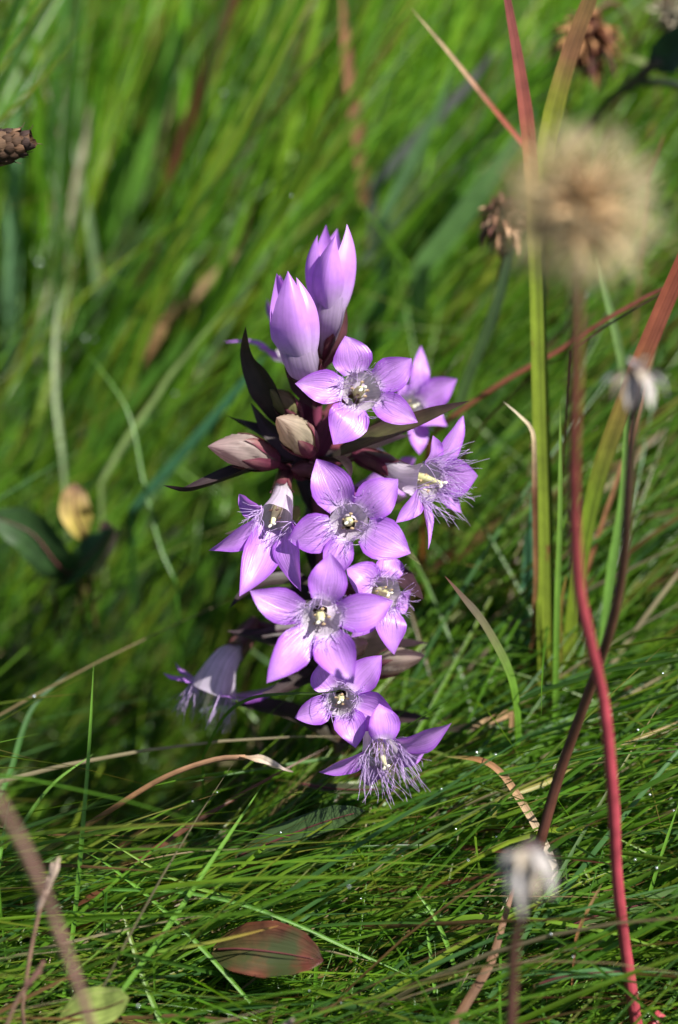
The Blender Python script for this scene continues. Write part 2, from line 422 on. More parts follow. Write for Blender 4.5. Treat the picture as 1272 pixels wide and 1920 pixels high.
def hair(mb, p, d, L, curl, r=.000055, c=(.68, .52, .82)):
    n = 9
    side = nrm(np.cross(d, A3(*[random.gauss(0, 1) for _ in range(3)])))
    t = np.linspace(0, 1, n)[:, None]
    bend = side * curl * L * t ** 2 + nrm(np.cross(side, d)) * random.gauss(0, .045) * L * np.sin(t * random.uniform(3, 8))
    path = p + nrm(d) * L * t + bend
    sweep(mb, path, r * np.linspace(1.25, .45, n), A3(*c) * random.uniform(.8, 1.15), 4)

def flower(cx, cy, d, axis, rpx, petals, attach=None, hair_px=38, splay=.9, hairs=20, tube_mm=15, stem_y=None, pistil=True, cup=.25,
           bud=False, tube_c=None, sep_w=1.0, bellies=1.0, curl=.22, sepals=True):
    s = K * d
    c = P(cx, cy, d); ax = CD(*axis); r = rpx * s
    a = P(*attach) if attach is not None else c - ax * tube_mm * .001
    L = np.linalg.norm(c - a)
    tp = spline([a, a + (c - a) * .45 + ax * L * -.02, c - ax * L * .28, c], 14)
    rad = r * (interp([0, .15, .5, .8, 1], [.26, .38, .47, .72, 1.02], 14) if attach is not None else interp([0, .4, .7, .84, .93, 1], [.24, .36, .47, .6, .8, 1.02], 14))
    if bud: rad = r * interp([0, .15, .5, .8, 1], [.35, .6, .8, .9, .95], 14)
    cm = interp([0, .35, .7, 1], [(.62, .66, .4), (.74, .70, .70), (.80, .72, .84), (.80, .69, .85)], 14)
    if bud: cm = interp([0, .4, 1], [(.44, .40, .32), (.50, .42, .52), (.54, .42, .62)], 14)
    t, s_, n_ = frames(tp)
    ang = np.linspace(0, 2 * np.pi, 24, endpoint=False)
    rr = rad[:, None] * (1 + .05 * np.cos(5 * ang))[None]
    v = tp[:, None] + rr[..., None] * (np.cos(ang)[None, :, None] * s_[:, None] + np.sin(ang)[None, :, None] * n_[:, None])
    uv = np.stack(np.broadcast_arrays(ang[None] / (2 * np.pi), np.linspace(0, 1, 14)[:, None]), -1)
    mb = MB(); mb.add(v.reshape(-1, 3), gridfaces(14, 24, True), uv.reshape(-1, 2), np.repeat(cm[:, None], 24, 1).reshape(-1, 3))
    fl = mb.build('flower', M_tube, gent)
    fr = MB()
    for q in petals:
        tx, ty, dz, hw = q[:4]; pc = q[4] if len(q) > 4 else cup
        tip = P(tx, ty, d - dz * .001)
        rd = tip - c; rd = nrm(rd - ax * (rd @ ax))
        b = c + rd * r * .93 - ax * r * .05
        if bud: b = c + rd * r * .885 - ax * r * .75
        n = nrm(ax - .6 * rd)
        cc, ce = LILAC_C * random.uniform(.92, 1.06), LILAC_E * random.uniform(.9, 1.1)
        if bud: cc, ce = LILAC_C * .96, LILAC_E * .95
        _, ps = petal(fl, b, tip, n, hw * (.95 if bud else .92) * s, cup=pc, arch=q[5] if len(q) > 5 else .05, recurve=.0 if bud else .06, cc=cc, ce=ce, goblet=bud)
        if hairs:
            for k in range(hairs):
                u = random.uniform(-1, 1)
                root = b + ps * u * hw * s * .62 + ax * r * random.uniform(-.15, .1) + rd * r * random.uniform(-.1, .25 * splay)
                inward = random.random() < .35
                dirv = ax * random.uniform(.5, 1) + rd * (random.uniform(-.5, .1) if inward else random.uniform(.2, 1.2) * splay) + ps * (random.gauss(0, .1) + .3 * u)
                hair(fr, root, nrm(dirv), hair_px * s * random.uniform(.55, 1.15), random.gauss(0, curl))
    if hairs:
        o = fr.build('fringe', M_hair, fl); o['kind'] = 'stuff'
    if pistil:
        top = c + ax * r * pistil * .45 + s_[0] * r * .05
        pb_ = tp[8]
        mb = MB(); sweep(mb, spline([pb_, (pb_ + top) / 2 + n_[0] * r * .06, top], 12), r * interp([0, .3, .6, .85, 1], [.17, .27, .25, .14, .1], 12), interp([0, 1], [(.55, .56, .2), (.72, .7, .4)], 12), 10)
        mb.build('pistil', M_soft, fl)
        for sg in (-1, 1):
            dv = nrm(ax * .6 + sg * nrm(R * .8 + U * .5))
            mb = MB(); blob(mb, top + dv * r * .13, dv, r * .15, r * .085, A3(.82, .80, .68)); mb.build('stigma', M_soft, fl)
        for k in range(5):
            aa = k * 1.2566 + .5
            od = np.cos(aa) * s_[-1] + np.sin(aa) * n_[-1]
            f0 = tp[8] + od * rad[8] * .5; f1 = c - ax * r * random.uniform(-.1, .5) + od * r * random.uniform(.25, .5)
            mb = MB(); sweep(mb, spline([f0, (f0 + f1) / 2, f1], 6), r * .045, A3(.6, .55, .45), 5)
            blob(mb, f1, s_[0] + ax * .4, r * .13, r * .07, A3(.42, .30, .18), 5, 6)
            mb.build('stamen', M_soft, fl)
    if sepals:
        for k in range(5):
            aa = k * 1.2566 + .3
            od = np.cos(aa) * s_ + np.sin(aa) * n_
            m = 9 if attach is not None else 7
            idx = np.arange(m)
            sp = tp[idx] + od[idx] * (rad[idx] * 1.1 + .0002)[:, None]
            sp[-1] += od[-1] * r * .06
            w = r * .34 * sep_w * interp([0, .25, .5, .75, .93, 1], [.7, 1, 1.05, .75, .3, .02], m)
            mb = MB()
            ribbon(mb, sp, w, interp([0, .5, 1], [(.20, .045, .075), (.17, .08, .07), (.12, .03, .05)], m), -od[4], fold=.0, nu=5, cup=.35, wave=.12, edgecol=(.10, .018, .035))
            mb.build('sepal', M_bract, fl)
    sy = stem_y if stem_y is not None else project(a)[1] + 40
    branch(stem_at(sy), a + (tp[1] - a) * .3)
    return fl

# opened flowers: centre of the throat, depth, axis (right, up, to lens), mouth radius, petal tips (px, py, mm towards lens, half width)
flower(678, 733, .436, (.15, .1, 1), 38, [(648, 630, 1, 42), (772, 672, 0, 37), (783, 790, 2, 32), (628, 830, 4, 44), (554, 719, 3, 36)], stem_y=800, hair_px=44, splay=.6, pistil=1.6)
flower(655, 979, .427, (.0, .02, 1), 36, [(594, 861, 1, 44), (746, 899, 1, 42), (769, 1037, 2, 46), (622, 1088, 1, 32), (540, 1012, 0, 42)], stem_y=1020, hair_px=40, splay=1.2, pistil=1.2)
flower(602, 1160, .421, (.02, -.12, 1), 38, [(619, 1037, 1, 41), (737, 1128, 1, 40), (662, 1281, 4, 44), (502, 1280, 4, 40), (469, 1108, 1, 38)], stem_y=1200, hair_px=38, splay=.8, pistil=1.6)
flower(516, 972, .431, (-.22, -.62, .75), 34, [(447, 928, 0, 22, .5), (399, 1037, 3, 30), (450, 1117, 5, 40), (556, 1106, 5, 34), (578, 1030, 2, 26, .5)], attach=(537, 878, .447), stem_y=880, hair_px=52, splay=.5, hairs=24, pistil=1.2)
flower(806, 903, .437, (.78, -.12, .62), 40, [(815, 818, 3, 32), (876, 781, -4, 30), (897, 893, -3, 42), (749, 981, 6, 24), (806, 1030, 3, 17), (868, 962, -6, 18)], attach=(668, 852, .449), stem_y=860, hair_px=76, splay=.45, hairs=20, pistil=1.7, sep_w=1.2)
flower(724, 1112, .438, (.45, -.05, .9), 31, [(651, 1066, 2, 38), (728, 1040, -1, 34), (769, 1134, -3, 26), (743, 1226, 1, 35), (660, 1196, 2, 24)], stem_y=1150, hair_px=40, splay=.6, pistil=1.2)
flower(640, 1313, .431, (0, -.05, 1), 30, [(603, 1240, 0, 40), (716, 1229, 0, 34), (742, 1345, 0, 42), (666, 1400, 3, 34), (555, 1346, 2, 30)], stem_y=1330, hair_px=34, splay=.1, hairs=26, pistil=1.2)
flower(716, 1412, .430, (.22, -.55, .8), 36, [(713, 1320, 2, 36), (848, 1361, 2, 33), (800, 1415, -6, 22), (690, 1475, -5, 22), (600, 1451, 3, 27, .45)], attach=(690, 1345, .445), stem_y=1380, hair_px=92, splay=.25, hairs=24, pistil=2.4, curl=.12)
flower(400, 1290, .453, (-.36, -.9, -.06), 42, [(306, 1262, 2, 20, .25), (328, 1243, -4, 17, .25), (499, 1306, 8, 38, .15), (532, 1286, -7, 22), (380, 1300, -9, 20)], attach=(478, 1165, .464), stem_y=1160, hair_px=74, splay=.12, hairs=20, pistil=2.2, curl=.12, sep_w=1.1)
flower(772, 765, .458, (.5, .25, .8), 30, [(795, 648, -2, 22), (857, 711, 0, 32), (838, 795, 2, 30), (788, 852, 2, 27), (752, 722, 1, 22)], stem_y=830, hair_px=40, splay=.5, pistil=1.2)
flower(530, 655, .462, (-.6, .6, .3), 26, [(425, 632, 1, 12), (484, 650, 3, 15), (500, 560, 0, 18), (560, 580, -2, 18)], stem_y=760, hairs=0, pistil=False)
flower(735, 880, .459, (.3, -.4, .6), 22, [(660, 915, 1, 18), (700, 935, 0, 16), (760, 930, 0, 16), (780, 860, 0, 16)], stem_y=880, hairs=0, pistil=False)
# half-closed goblets at the top
flower(621, 556, .441, (.13, .98, .12), 33, [(612, 421, -3, 34, .75, -.14), (651, 420, 2, 42, .8, -.12), (596, 440, 3, 31, .8, -.14), (633, 428, -8, 34, .7, -.12), (630, 440, 6.5, 30, .8, -.16)], attach=(607, 668, .447), stem_y=690, hairs=0, pistil=False, bud=True)
flower(556, 642, .434, (-.22, .95, .2), 38, [(519, 512, 0, 34, .8, -.16), (540, 508, 6, 46, .8, -.14), (556, 520, 3.5, 42, .85, -.16), (525, 515, -6, 36, .7, -.14), (545, 518, -7, 36, .7, -.14)], attach=(583, 722, .443), stem_y=740, hairs=0, pistil=False, bud=True)

def bud(base, tip, rpx, color, stem_y, sep=1.0):
    a, b = P(*base), P(*tip); s = K * base[2]; ax = nrm(b - a); n = 16
    path = spline([a, (a + b) / 2 + U * .0006, b], n)
    rad = rpx * s * interp([0, .08, .25, .45, .65, .85, .96, 1], [.35, .6, .85, 1, .88, .48, .16, .02], n)
    lump = lambda t, ang: 1 + .2 * (((5 * (ang + t * 2.4) / (2 * np.pi)) % 1.0) - .5)
    mb = MB(); sweep(mb, path, rad, interp([0, .5, 1], [np.array(color) * .8, color, np.array(color) * A3(1, .85, .95)], n), 40, lump=lump)
    o = mb.build('flower_bud', M_tube, gent)
    t, s_, n_ = frames(path)
    for k in range(5):
        aa = k * 1.2566 + .7
        od = np.cos(aa) * s_ + np.sin(aa) * n_; m = 10
        sp = path[:m] + od[:m] * (rad[:m] * 1.12 + .0002)[:, None]
        w = rpx * s * .5 * sep * interp([0, .3, .6, .85, 1], [.7, 1, .8, .4, .02], m)
        mb = MB(); ribbon(mb, sp, w, interp([0, .4, 1], [(.22, .03, .07), (.17, .05, .07), (.22, .12, .1)], m), -od[4], fold=.0, nu=5, cup=.35, wave=.1, edgecol=(.12, .02, .04))
        mb.build('sepal', M_bract, o)
    branch(stem_at(stem_y), a + ax * .0006, .0008)
bud((520, 866, .441), (390, 837, .434), 31, (.52, .42, .38), 880)
bud((585, 848, .440), (519, 783, .432), 31, (.55, .48, .34), 860)
bud((560, 790, .446), (507, 730, .440), 21, (.34, .33, .14), 820)
bud((690, 1262, .451), (797, 1229, .444), 24, (.55, .48, .38), 1270, .7)
bud((540, 990, .452), (560, 950, .446), 14, (.45, .48, .2), 1000, .6)
bud((690, 950, .452), (655, 925, .446), 18, (.4, .12, .4), 960, .8)
bud((640, 1230, .452), (690, 1205, .446), 20, (.5, .42, .32), 1240, .9)
bud((600, 890, .446), (545, 880, .44), 16, (.25, .12, .12), 900, 1)

def gleaf(pts, hw, c0, c1, hint=(0, .3, 1), fold=.45, prof=None):
    path = spline([P(*q) for q in pts], 20); s = K * pts[0][2]
    w = hw * s * (interp([0, .15, .4, .7, .9, 1], [.45, .75, 1, .66, .25, .01], 20) if prof is None else prof)
    mb = MB(); ribbon(mb, path, w, interp([0, 1], [c0, c1], 20), CD(*hint), fold=fold, nu=7, wave=.06, edgecol=A3(*c1) * .8)
    mb.build('leaf', M_dark, gent)
DK, DK2, GR = (.03, .026, .016), (.028, .013, .02), (.085, .10, .03)
gleaf([(545, 800, .446), (510, 740, .443), (475, 672, .441), (461, 612, .436)], 36, DK, (.05, .025, .03), (-.6, .2, .6))
gleaf([(548, 868, .444), (470, 885, .44), (390, 912, .437), (345, 922, .434), (306, 910, .43)], 27, (.025, .02, .014), (.035, .018, .024), (-.5, .6, .4), .6)
gleaf([(570, 860, .45), (500, 818, .448), (460, 800, .446), (424, 778, .442)], 20, DK, DK2, (-.3, .6, .6))
gleaf([(640, 848, .444), (700, 822, .441), (780, 792, .437), (880, 752, .43)], 27, GR, (.07, .035, .03), (.1, .55, .7), .35)
gleaf([(600, 862, .446), (640, 868, .438), (655, 885, .434), (657, 898, .432)], 17, DK, DK2, (.2, .8, .4), .6)
gleaf([(720, 1060, .45), (740, 1075, .447), (765, 1100, .443), (794, 1124, .438)], 25, DK2, (.05, .022, .03), (.3, .4, .8), .3)
gleaf([(600, 760, .447), (570, 720, .444), (548, 680, .441), (535, 655, .438)], 24, (.05, .03, .025), (.09, .04, .035), (-.3, 0, .8))
gleaf([(610, 900, .449), (560, 850, .447), (510, 810, .446), (470, 755, .444)], 24, DK, (.05, .035, .04), (-.4, .2, .7))
gleaf([(610, 1180, .455), (540, 1180, .452), (480, 1190, .449), (455, 1196, .446)], 13, DK2, DK2, (0, .6, .6))
gleaf([(600, 1250, .455), (560, 1280, .45), (520, 1300, .446), (490, 1300, .444)], 26, DK, DK2, (0, .7, .5))
gleaf([(600, 1100, .455), (540, 1090, .452), (480, 1100, .45), (430, 1140, .447)], 24, DK, DK2, (-.2, .6, .5))
gleaf([(620, 1000, .454), (690, 1000, .452), (740, 1020, .448), (790, 1060, .444)], 22, DK, GR, (.2, .6, .5))
gleaf([(645, 1400, .458), (690, 1400, .456), (730, 1440, .452), (750, 1500, .448)], 22, GR, DK, (0, .6, .6))
gleaf([(605, 690, .448), (590, 650, .445), (590, 610, .443), (598, 575, .441)], 12, (.12, .04, .05), (.09, .03, .04), (-.4, 0, .8))
gleaf([(605, 690, .447), (632, 650, .443), (645, 610, .441), (650, 575, .439)], 12, (.14, .05, .06), (.1, .04, .04), (.5, 0, .8))
gleaf([(594, 760, .446), (600, 730, .441), (598, 690, .438), (592, 668, .436)], 15, (.13, .03, .05), (.2, .05, .07), (.1, 0, .9))
gleaf([(594, 860, .449), (620, 800, .447), (640, 760, .446), (655, 720, .446)], 20, (.1, .02, .04), (.12, .03, .05), (0, .1, .9))
gleaf([(594, 860, .449), (570, 800, .448), (575, 750, .447), (590, 710, .446)], 22, (.07, .02, .03), (.1, .02, .04), (0, .1, .9))

for k, py in enumerate((900, 960, 1030, 1090, 1150, 1210, 1270, 1330, 1390)):      # paired stem leaves between the flowers
    q = stem_at(py)
    for sg in (-1, 1):
        a = math.radians((80 if k % 2 else 10) + random.uniform(-20, 20)) + (math.pi if sg > 0 else 0)
        dv = nrm(A3(math.cos(a), abs(math.sin(a)) * .8 if k % 2 else math.sin(a), random.uniform(.25, .6))); L = random.uniform(.016, .024)
        path = spline([q, q + dv * L * .5 + A3(0, 0, .001), q + dv * L + A3(0, 0, -.002)], 18)
        mb = MB(); ribbon(mb, path, .0032 * interp([0, .15, .4, .7, .9, 1], [.5, .8, 1, .66, .25, .01], 18), interp([0, 1], [DK, DK2], 18), A3(0, 0, 1), fold=.3, nu=7, wave=.08)
        mb.build('leaf', M_dark, gent)

# ------------------------------------------------------------------ single blades, stalks and leaves that can be told apart
def pxpath(pts, d0, d1, n=24, ground=True):
    """Pixel path from foot to tip; depth runs from the foot (on the turf) to the tip."""
    p2 = spline(pts, n); dep = np.linspace(d0, d1, n)
    q = np.array([P(a, b, c) for (a, b), c in zip(p2, dep)])
    if ground and q[0][2] > 0:
        foot = q[0] + (q[0] - q[1]) * .4; foot[2] = -.006
        q = np.vstack([foot, (foot + q[0]) / 2 + (q[0] - q[1]) * .1, q])
    return q
def blade(label, pts, d0, d1, hw, c0, c1, name='grass_leaf', cat='grass blade', hint=(.2, .3, 1), fold=.4, mat=None, group=None, prof=None, cm=None, droop=None):
    if d0 is None: d0 = ground_depth(*pts[0], .012)
    path = pxpath(pts, d0, d1); n = len(path); t = np.linspace(0, 1, n)
    w = hw * K * (d0 + d1) / 2 * (interp([0, .15, .5, .8, .95, 1], [.7, .95, 1, .7, .25, .02], t) if prof is None else interp(prof[0], prof[1], t))
    org = path[0].copy(); org[2] = 0
    c = interp([0, 1], [c0, c1], t) if cm is None else interp(cm[0], cm[1], t)
    mb = MB(); ribbon(mb, path, w, c, CD(*hint), fold=fold, nu=5)
    o = mb.build(name, mat or M_blade, None, org)
    return tag(o, label, cat, group)
G1, G2, G3, BR, ST = (.10, .24, .02), (.13, .28, .03), (.06, .17, .02), (.22, .10, .04), (.42, .33, .2)
GG = 'single bright grass blades'
blade('straight upright light green blade rising alone from the dark hollow', [(118, 1880), (140, 1720), (158, 1520), (168, 1390), (176, 1245)], .425, .425, 4.4, G1, G2, group=GG)
blade('thin light green blade curving away behind the straight upright blade', [(-20, 1660), (40, 1550), (100, 1470), (176, 1413)], .43, .44, 3.7, G1, G2, group=GG)
blade('long straight green blade slanting up beside the papery bent stalk', [(180, 1925), (300, 1760), (400, 1610), (494, 1470)], .412, .428, 4.8, G1, G2, group=GG)
blade('short green blade standing before the brown blurred stalk', [(-5, 1640), (8, 1560), (18, 1505), (24, 1496)], .42, .43, 3.3, G1, G3, group=GG)
blade('pale blade rising at the rim of the dark hollow', [(-20, 1520), (5, 1480), (22, 1440), (60, 1330), (130, 1260)], .445, .47, 5.2, G3, (.03, .07, .03), group=GG)
blade('green blade crossing the long slanted blade from the dark hollow', [(470, 1880), (390, 1790), (300, 1700), (200, 1620), (155, 1596)], .42, .43, 4.1, G1, G1, group=GG)
blade('yellowish green blade arching down over the red oval leaf', [(700, 1800), (590, 1750), (450, 1690), (330, 1650), (190, 1570)], .428, .432, 3.7, G1, (.16, .26, .03), group=GG)
blade('long arching blade that ends beside the red oval leaf', [(200, 1668), (330, 1672), (450, 1695), (560, 1735), (680, 1790), (790, 1840)], .425, .424, 3.3, G3, G1, group=GG)
blade('short curved blade standing in front of the pale drooping spent head', [(862, 1860), (845, 1790), (815, 1720), (781, 1673)], .424, .425, 4.4, G1, G2, group=GG)
blade('very short upright blade beside the short curved blade', [(815, 1862), (812, 1820), (806, 1780), (800, 1740)], .424, .426, 3.7, G1, G2, group=GG)
blade('slender blade leaning beside the foot of the crimson stalk', [(1180, 1810), (1205, 1720), (1235, 1620), (1275, 1500)], .43, .43, 3.7, G1, G2, group=GG)
blade('broad yellowing blade standing in the grass below the red oval leaf', [(310, 1935), (275, 1850), (245, 1760), (226, 1688)], .418, .428, 5.2, G1, (.14, .17, .03), group=GG)
blade('rusty ended blade crossing over the red oval leaf', [(290, 1785), (380, 1770), (460, 1752), (525, 1735)], .418, .418, 3.3, G1, (.3, .17, .04), group=GG)
blade('thin blade whose dark tip crosses the throat of a low flower', [(380, 1420), (420, 1345), (470, 1310), (540, 1301), (600, 1300), (650, 1293)], .45, .423, 3.3, G1, (.05, .08, .02), group=GG)
blade('purple tipped folded blade curving beside the yellow-green sedge', [(966, 1410), (963, 1330), (948, 1260), (905, 1175), (868, 1125), (834, 1080)], .452, .432, 17, (.1, .22, .03), (.07, .03, .03), hint=(.75, .3, .5), fold=.5,
      cm=([0, .4, .65, .8, 1], [(.10, .24, .02), (.12, .24, .03), (.13, .13, .06), (.12, .1, .07), (.12, .05, .04)]))
blade('dark green stem-like blade rising behind the brown clover head', [(850, 790), (880, 700), (925, 590), (958, 470), (985, 380)], 0.481, 0.476, 11, (.05, .10, .02), (.035, .06, .03))
blade('light green blade beside the dark stem-like blade', [(845, 840), (875, 730), (900, 660), (925, 600)], 0.485, 0.481, 9, (.12, .22, .03), (.1, .2, .03))
blade('narrow bright blade standing between sedge and crimson stalk', [(1040, 1400), (1044, 1150), (1050, 960), (1051, 755)], .462, .445, 6, G1, (.16, .26, .05))
blade('pale green flat blade standing behind the brown stalk', [(1120, 1340), (1142, 1100), (1168, 930), (1176, 780), (1182, 700)], .47, .455, 10, (.12, .26, .04), (.14, .26, .05))
blade('hairy pale blade coming down from behind the fluffy seed head', [(1180, 820), (1168, 700), (1150, 610), (1130, 530), (1110, 440)], .48, .46, 9, (.14, .24, .06), (.16, .25, .1))
blade('broad blue-green blade standing behind the purple tipped blade', [(975, 1400), (980, 1250), (992, 1100), (1000, 980), (1005, 900)], .485, .475, 20, (.05, .16, .08), (.07, .18, .1))
blade('thin bent green blade crossing the pale straws behind the dark gentian leaves', [(330, 1090), (300, 1020), (270, 900), (240, 770), (165, 660)], .49, .5, 2.9, G3, G1)
blade('broad blue-green blade slanting up behind the dark gentian leaves', [(250, 960), (330, 870), (400, 790), (470, 705), (520, 640)], 0.505, 0.497, 13.6, (.05, .15, .07), (.05, .16, .07), hint=(-.5, .4, .7))
blade('broad pale green blade slanting far behind the gentian buds', [(720, 410), (760, 330), (800, 250), (830, 190), (850, 120)], 0.523, 0.514, 12.0, (.13, .26, .1), (.12, .22, .08), hint=(-.2, .3, 1), fold=.2)
blade('pale green blade slanting far behind the brown clover head', [(790, 500), (850, 430), (910, 350), (960, 280), (1010, 200)], 0.518, 0.506, 22, (.12, .25, .06), (.13, .25, .08), hint=(-.2, .3, 1), fold=.2)
blade('broad light green blade rising far behind the gentian on the shaded side', [(170, 560), (230, 400), (290, 230), (330, 80), (360, -40)], 0.58, 0.56, 19.8, (.11, .27, .03), (.15, .32, .05), hint=(.3, .3, 1), fold=.25)
blade('bluish white upright blade behind the dark seed head', [(20, 640), (24, 450), (28, 250), (32, 60), (36, -60)], 0.56, 0.53, 16.3, (.16, .3, .16), (.12, .26, .1), hint=(.4, .2, 1), fold=.2)
blade('grey white straw leaning in the far grass below the dark seed head', [(75, 640), (110, 500), (145, 350), (172, 190)], 0.56, 0.54, 11.2, (.4, .42, .3), (.45, .38, .28), mat=M_dry)
blade('pale straw blade standing in the blurred grass beside the water glints', [(118, 860), (105, 750), (104, 640), (112, 540)], 0.52, 0.52, 5.2, (.3, .4, .2), (.36, .4, .25))
blade('pale green straw slanting over the blurred yellow leaf', [(190, 905), (240, 820), (290, 750), (330, 690), (440, 560)], 0.51, 0.505, 5.2, (.25, .34, .12), (.2, .3, .08))
blade('tan dead blade arching in the blurred grass behind the gentian', [(250, 700), (310, 610), (360, 560), (440, 480), (480, 450)], 0.55, 0.545, 9.8, (.28, .14, .06), (.38, .28, .16), mat=M_dry)
blade('dark slate blade in the far grass behind the thin red straw', [(700, 350), (790, 250), (870, 170), (930, 90)], 0.531, 0.523, 11.2, (.1, .13, .1), (.13, .12, .13))
blade('reddish dead stalk hanging in the far grass above the gentian', [(690, 420), (670, 250), (652, 120), (640, -30)], 0.548, 0.531, 13, (.2, .12, .05), (.3, .13, .08), mat=M_dry)
# brown and red straws
DG = 'dry straws'
blade('long rusty red-brown blade slanting behind the yellow-green sedge', [(800, 830), (870, 772), (960, 712), (1050, 662), (1150, 596), (1250, 540), (1330, 500)], .475, .455, 15, (.34, .13, .06), (.2, .05, .05), mat=M_sedge, hint=(.3, .8, .4), group=DG)
blade('darker maroon blade slanting below the rusty red-brown blade', [(850, 900), (900, 810), (960, 742), (1020, 690), (1090, 655)], .48, .465, 8, (.13, .03, .03), (.09, .025, .03), mat=M_sedge, hint=(.3, .8, .4), group=DG)
blade('dark brown thin blade lying along the rusty red-brown blade', [(1070, 660), (1150, 606), (1210, 570), (1290, 520)], .457, .45, 6, (.09, .04, .03), (.06, .03, .02), hint=(.3, .8, .4), group=DG)
blade('thin straight red straw pointing past the sedge tips', [(1030, 330), (980, 270), (910, 185), (840, 97), (770, 14)], .475, .465, 5, (.26, .06, .05), (.4, .26, .16), mat=M_dry, group=DG, cm=([0, .45, .6, 1], [(.24, .05, .05), (.28, .08, .05), (.34, .2, .13), (.46, .36, .2)]))
blade('bent pale straw hooked beside the yellow-green sedge', [(1005, 1090), (1003, 960), (1002, 860), (998, 808), (975, 780), (944, 753)], .462, .448, 6, (.22, .1, .04), (.6, .5, .36), mat=M_dry, group=DG, cm=([0, .5, .75, 1], [(.2, .1, .04), (.14, .06, .03), (.4, .3, .18), (.62, .54, .4)]))
blade('brown and white banded straw bending down behind the drooping spent head', [(1040, 1625), (1010, 1560), (975, 1500), (940, 1450), (900, 1425), (830, 1418)], .432, .44, 8, (.62, .52, .4), (.2, .1, .04), mat=M_dry, group=DG, cm=([0, .3, .5, .8, 1], [(.6, .52, .42), (.4, .3, .2), (.36, .22, .12), (.22, .1, .04), (.1, .14, .03)]))
blade('tan dry blade lying behind the lowest lilac flower', [(960, 1335), (925, 1350), (880, 1362), (820, 1372)], .455, .455, 8, (.34, .2, .1), (.46, .34, .2), mat=M_dry, group=DG)
blade('yellow dead blade lying across the grass beside the crimson stalk', [(930, 1500), (1030, 1465), (1140, 1410), (1280, 1350)], .44, .45, 5, (.26, .26, .06), (.36, .24, .1), group=DG)
blade('small rust straw standing near the bottom of the grass', [(1080, 1760), (1095, 1720), (1130, 1655)], .42, .42, 3.5, (.28, .12, .05), (.16, .12, .05), mat=M_dry, group=DG)
blade('dark brown bent blade standing behind the drooping spent head', [(840, 1935), (880, 1870), (920, 1800), (945, 1720), (962, 1670), (975, 1640)], .41, .425, 10, (.10, .05, .025), (.2, .11, .07), mat=M_dry, hint=(.6, .3, .6), group=DG)
blade('golden brown thin stem crossing behind the brown stalk', [(1080, 1130), (1130, 980), (1190, 800), (1240, 610), (1275, 540)], .475, .46, 4.5, (.28, .1, .04), (.32, .22, .12), mat=M_dry, group=DG)
blade('thin amber straw with a bead tip behind the fluffy seed head', [(1215, 330), (1232, 290), (1247, 248)], 0.481, 0.476, 3.5, (.3, .18, .08), (.4, .25, .1), mat=M_dry, group=DG)

# bent papery stalk lying in front of the dark hollow
path = pxpath([(-30, 1655), (60, 1610), (170, 1543), (300, 1462), (400, 1425), (460, 1420)], .432, .425, 30)
th = thing('bent_stalk', (path[0][0], path[0][1], 0), 'brown stalk bent over in a low arch, ending in a papery tip', 'dry stalk'); org = np.array(th.location)
mb = MB(); sweep(mb, path, np.linspace(.0006, .0005, len(path)), interp([0, .35, .5, 1], [(.14, .16, .03), (.2, .2, .05), (.2, .1, .04), (.3, .17, .1)], len(path)), 8); mb.build('stalk', M_dry, th, org)
mb = MB(); ribbon(mb, spline([P(450, 1421, .425), P(490, 1428, .424), P(520, 1442, .424), P(550, 1448, .423)], 14), .0008 * interp([0, .3, .5, .7, 1], [.6, 1.1, .8, 1, .2], 14), interp([0, .4, .6, 1], [(.3, .18, .1), (.5, .4, .3), (.62, .55, .48), (.35, .25, .2)], 14), CD(0, .8, .5), fold=.6, cup=.3, wave=.5); mb.build('papery_tip', M_dry, th, org)

# ------------------------------------------------------------------ sedge tuft
foot = P(1032, 1345, ground_depth(1032, 1345)); foot[2] = 0
sed = thing('sedge_plant', foot, 'tall yellow-green sedge with keeled leaves turning red towards their tips', 'sedge')
def sleaf(pts, d0, d1, hws, cm, hint, fold=.35, hairs=26, roll=None):
    path = pxpath(pts, d0, d1, 40); n = len(path); t = np.linspace(0, 1, n)
    w = interp(hws[0], hws[1], t) * K * (d0 + d1) / 2
    mb = MB(); ribbon(mb, path, w, interp(cm[0], cm[1], t), CD(*hint), fold=fold, nu=7, roll=None if roll is None else interp(roll[0], roll[1], t))
    o = mb.build('leaf', M_sedge, sed, foot)
    _, s_, n_ = frames(path, CD(*hint))
    hb = MB()
    for k in range(hairs):
        i = random.randrange(4, n - 2); sg = random.choice((-1, 1))
        hair(hb, path[i] + s_[i] * w[i] * sg + n_[i] * w[i] * fold, nrm(s_[i] * sg + A3(*[random.gauss(0, .5) for _ in range(3)])), random.uniform(.0006, .0016), .4, .00004, (.7, .7, .62))
    h = hb.build('hairs', M_hair, o); h['kind'] = 'stuff'
YG, YG2, RD, RD2 = (.17, .23, .02), (.22, .24, .025), (.26, .07, .05), (.2, .05, .05)
sleaf([(1024, 1360), (1020, 1250), (1015, 1000), (1009, 760), (1004, 540), (996, 340), (986, 225), (970, 110), (950, -5), (936, -80)], .470, .442,
      ([0, .3, .6, .8, .92, 1], [13, 15, 13.5, 15, 9, 5]), ([0, .6, .72, .8, 1], [YG, YG, (.24, .15, .04), RD, RD2]), (.3, .2, .9), .3)
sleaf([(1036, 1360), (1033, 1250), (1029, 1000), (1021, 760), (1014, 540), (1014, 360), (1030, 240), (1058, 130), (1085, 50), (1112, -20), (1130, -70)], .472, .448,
      ([0, .3, .6, .8, .93, 1], [13, 13, 12, 19, 15, 12]), ([0, .6, .82, .88, 1], [(.07, .13, .015), (.07, .12, .015), YG2, (.22, .1, .05), (.16, .12, .03)]), (.3, .2, .9), .35, roll=([0, .55, .75, 1], [1.0, .9, .1, 0]))  # lower part painted darker green, standing in for shade on this leaf
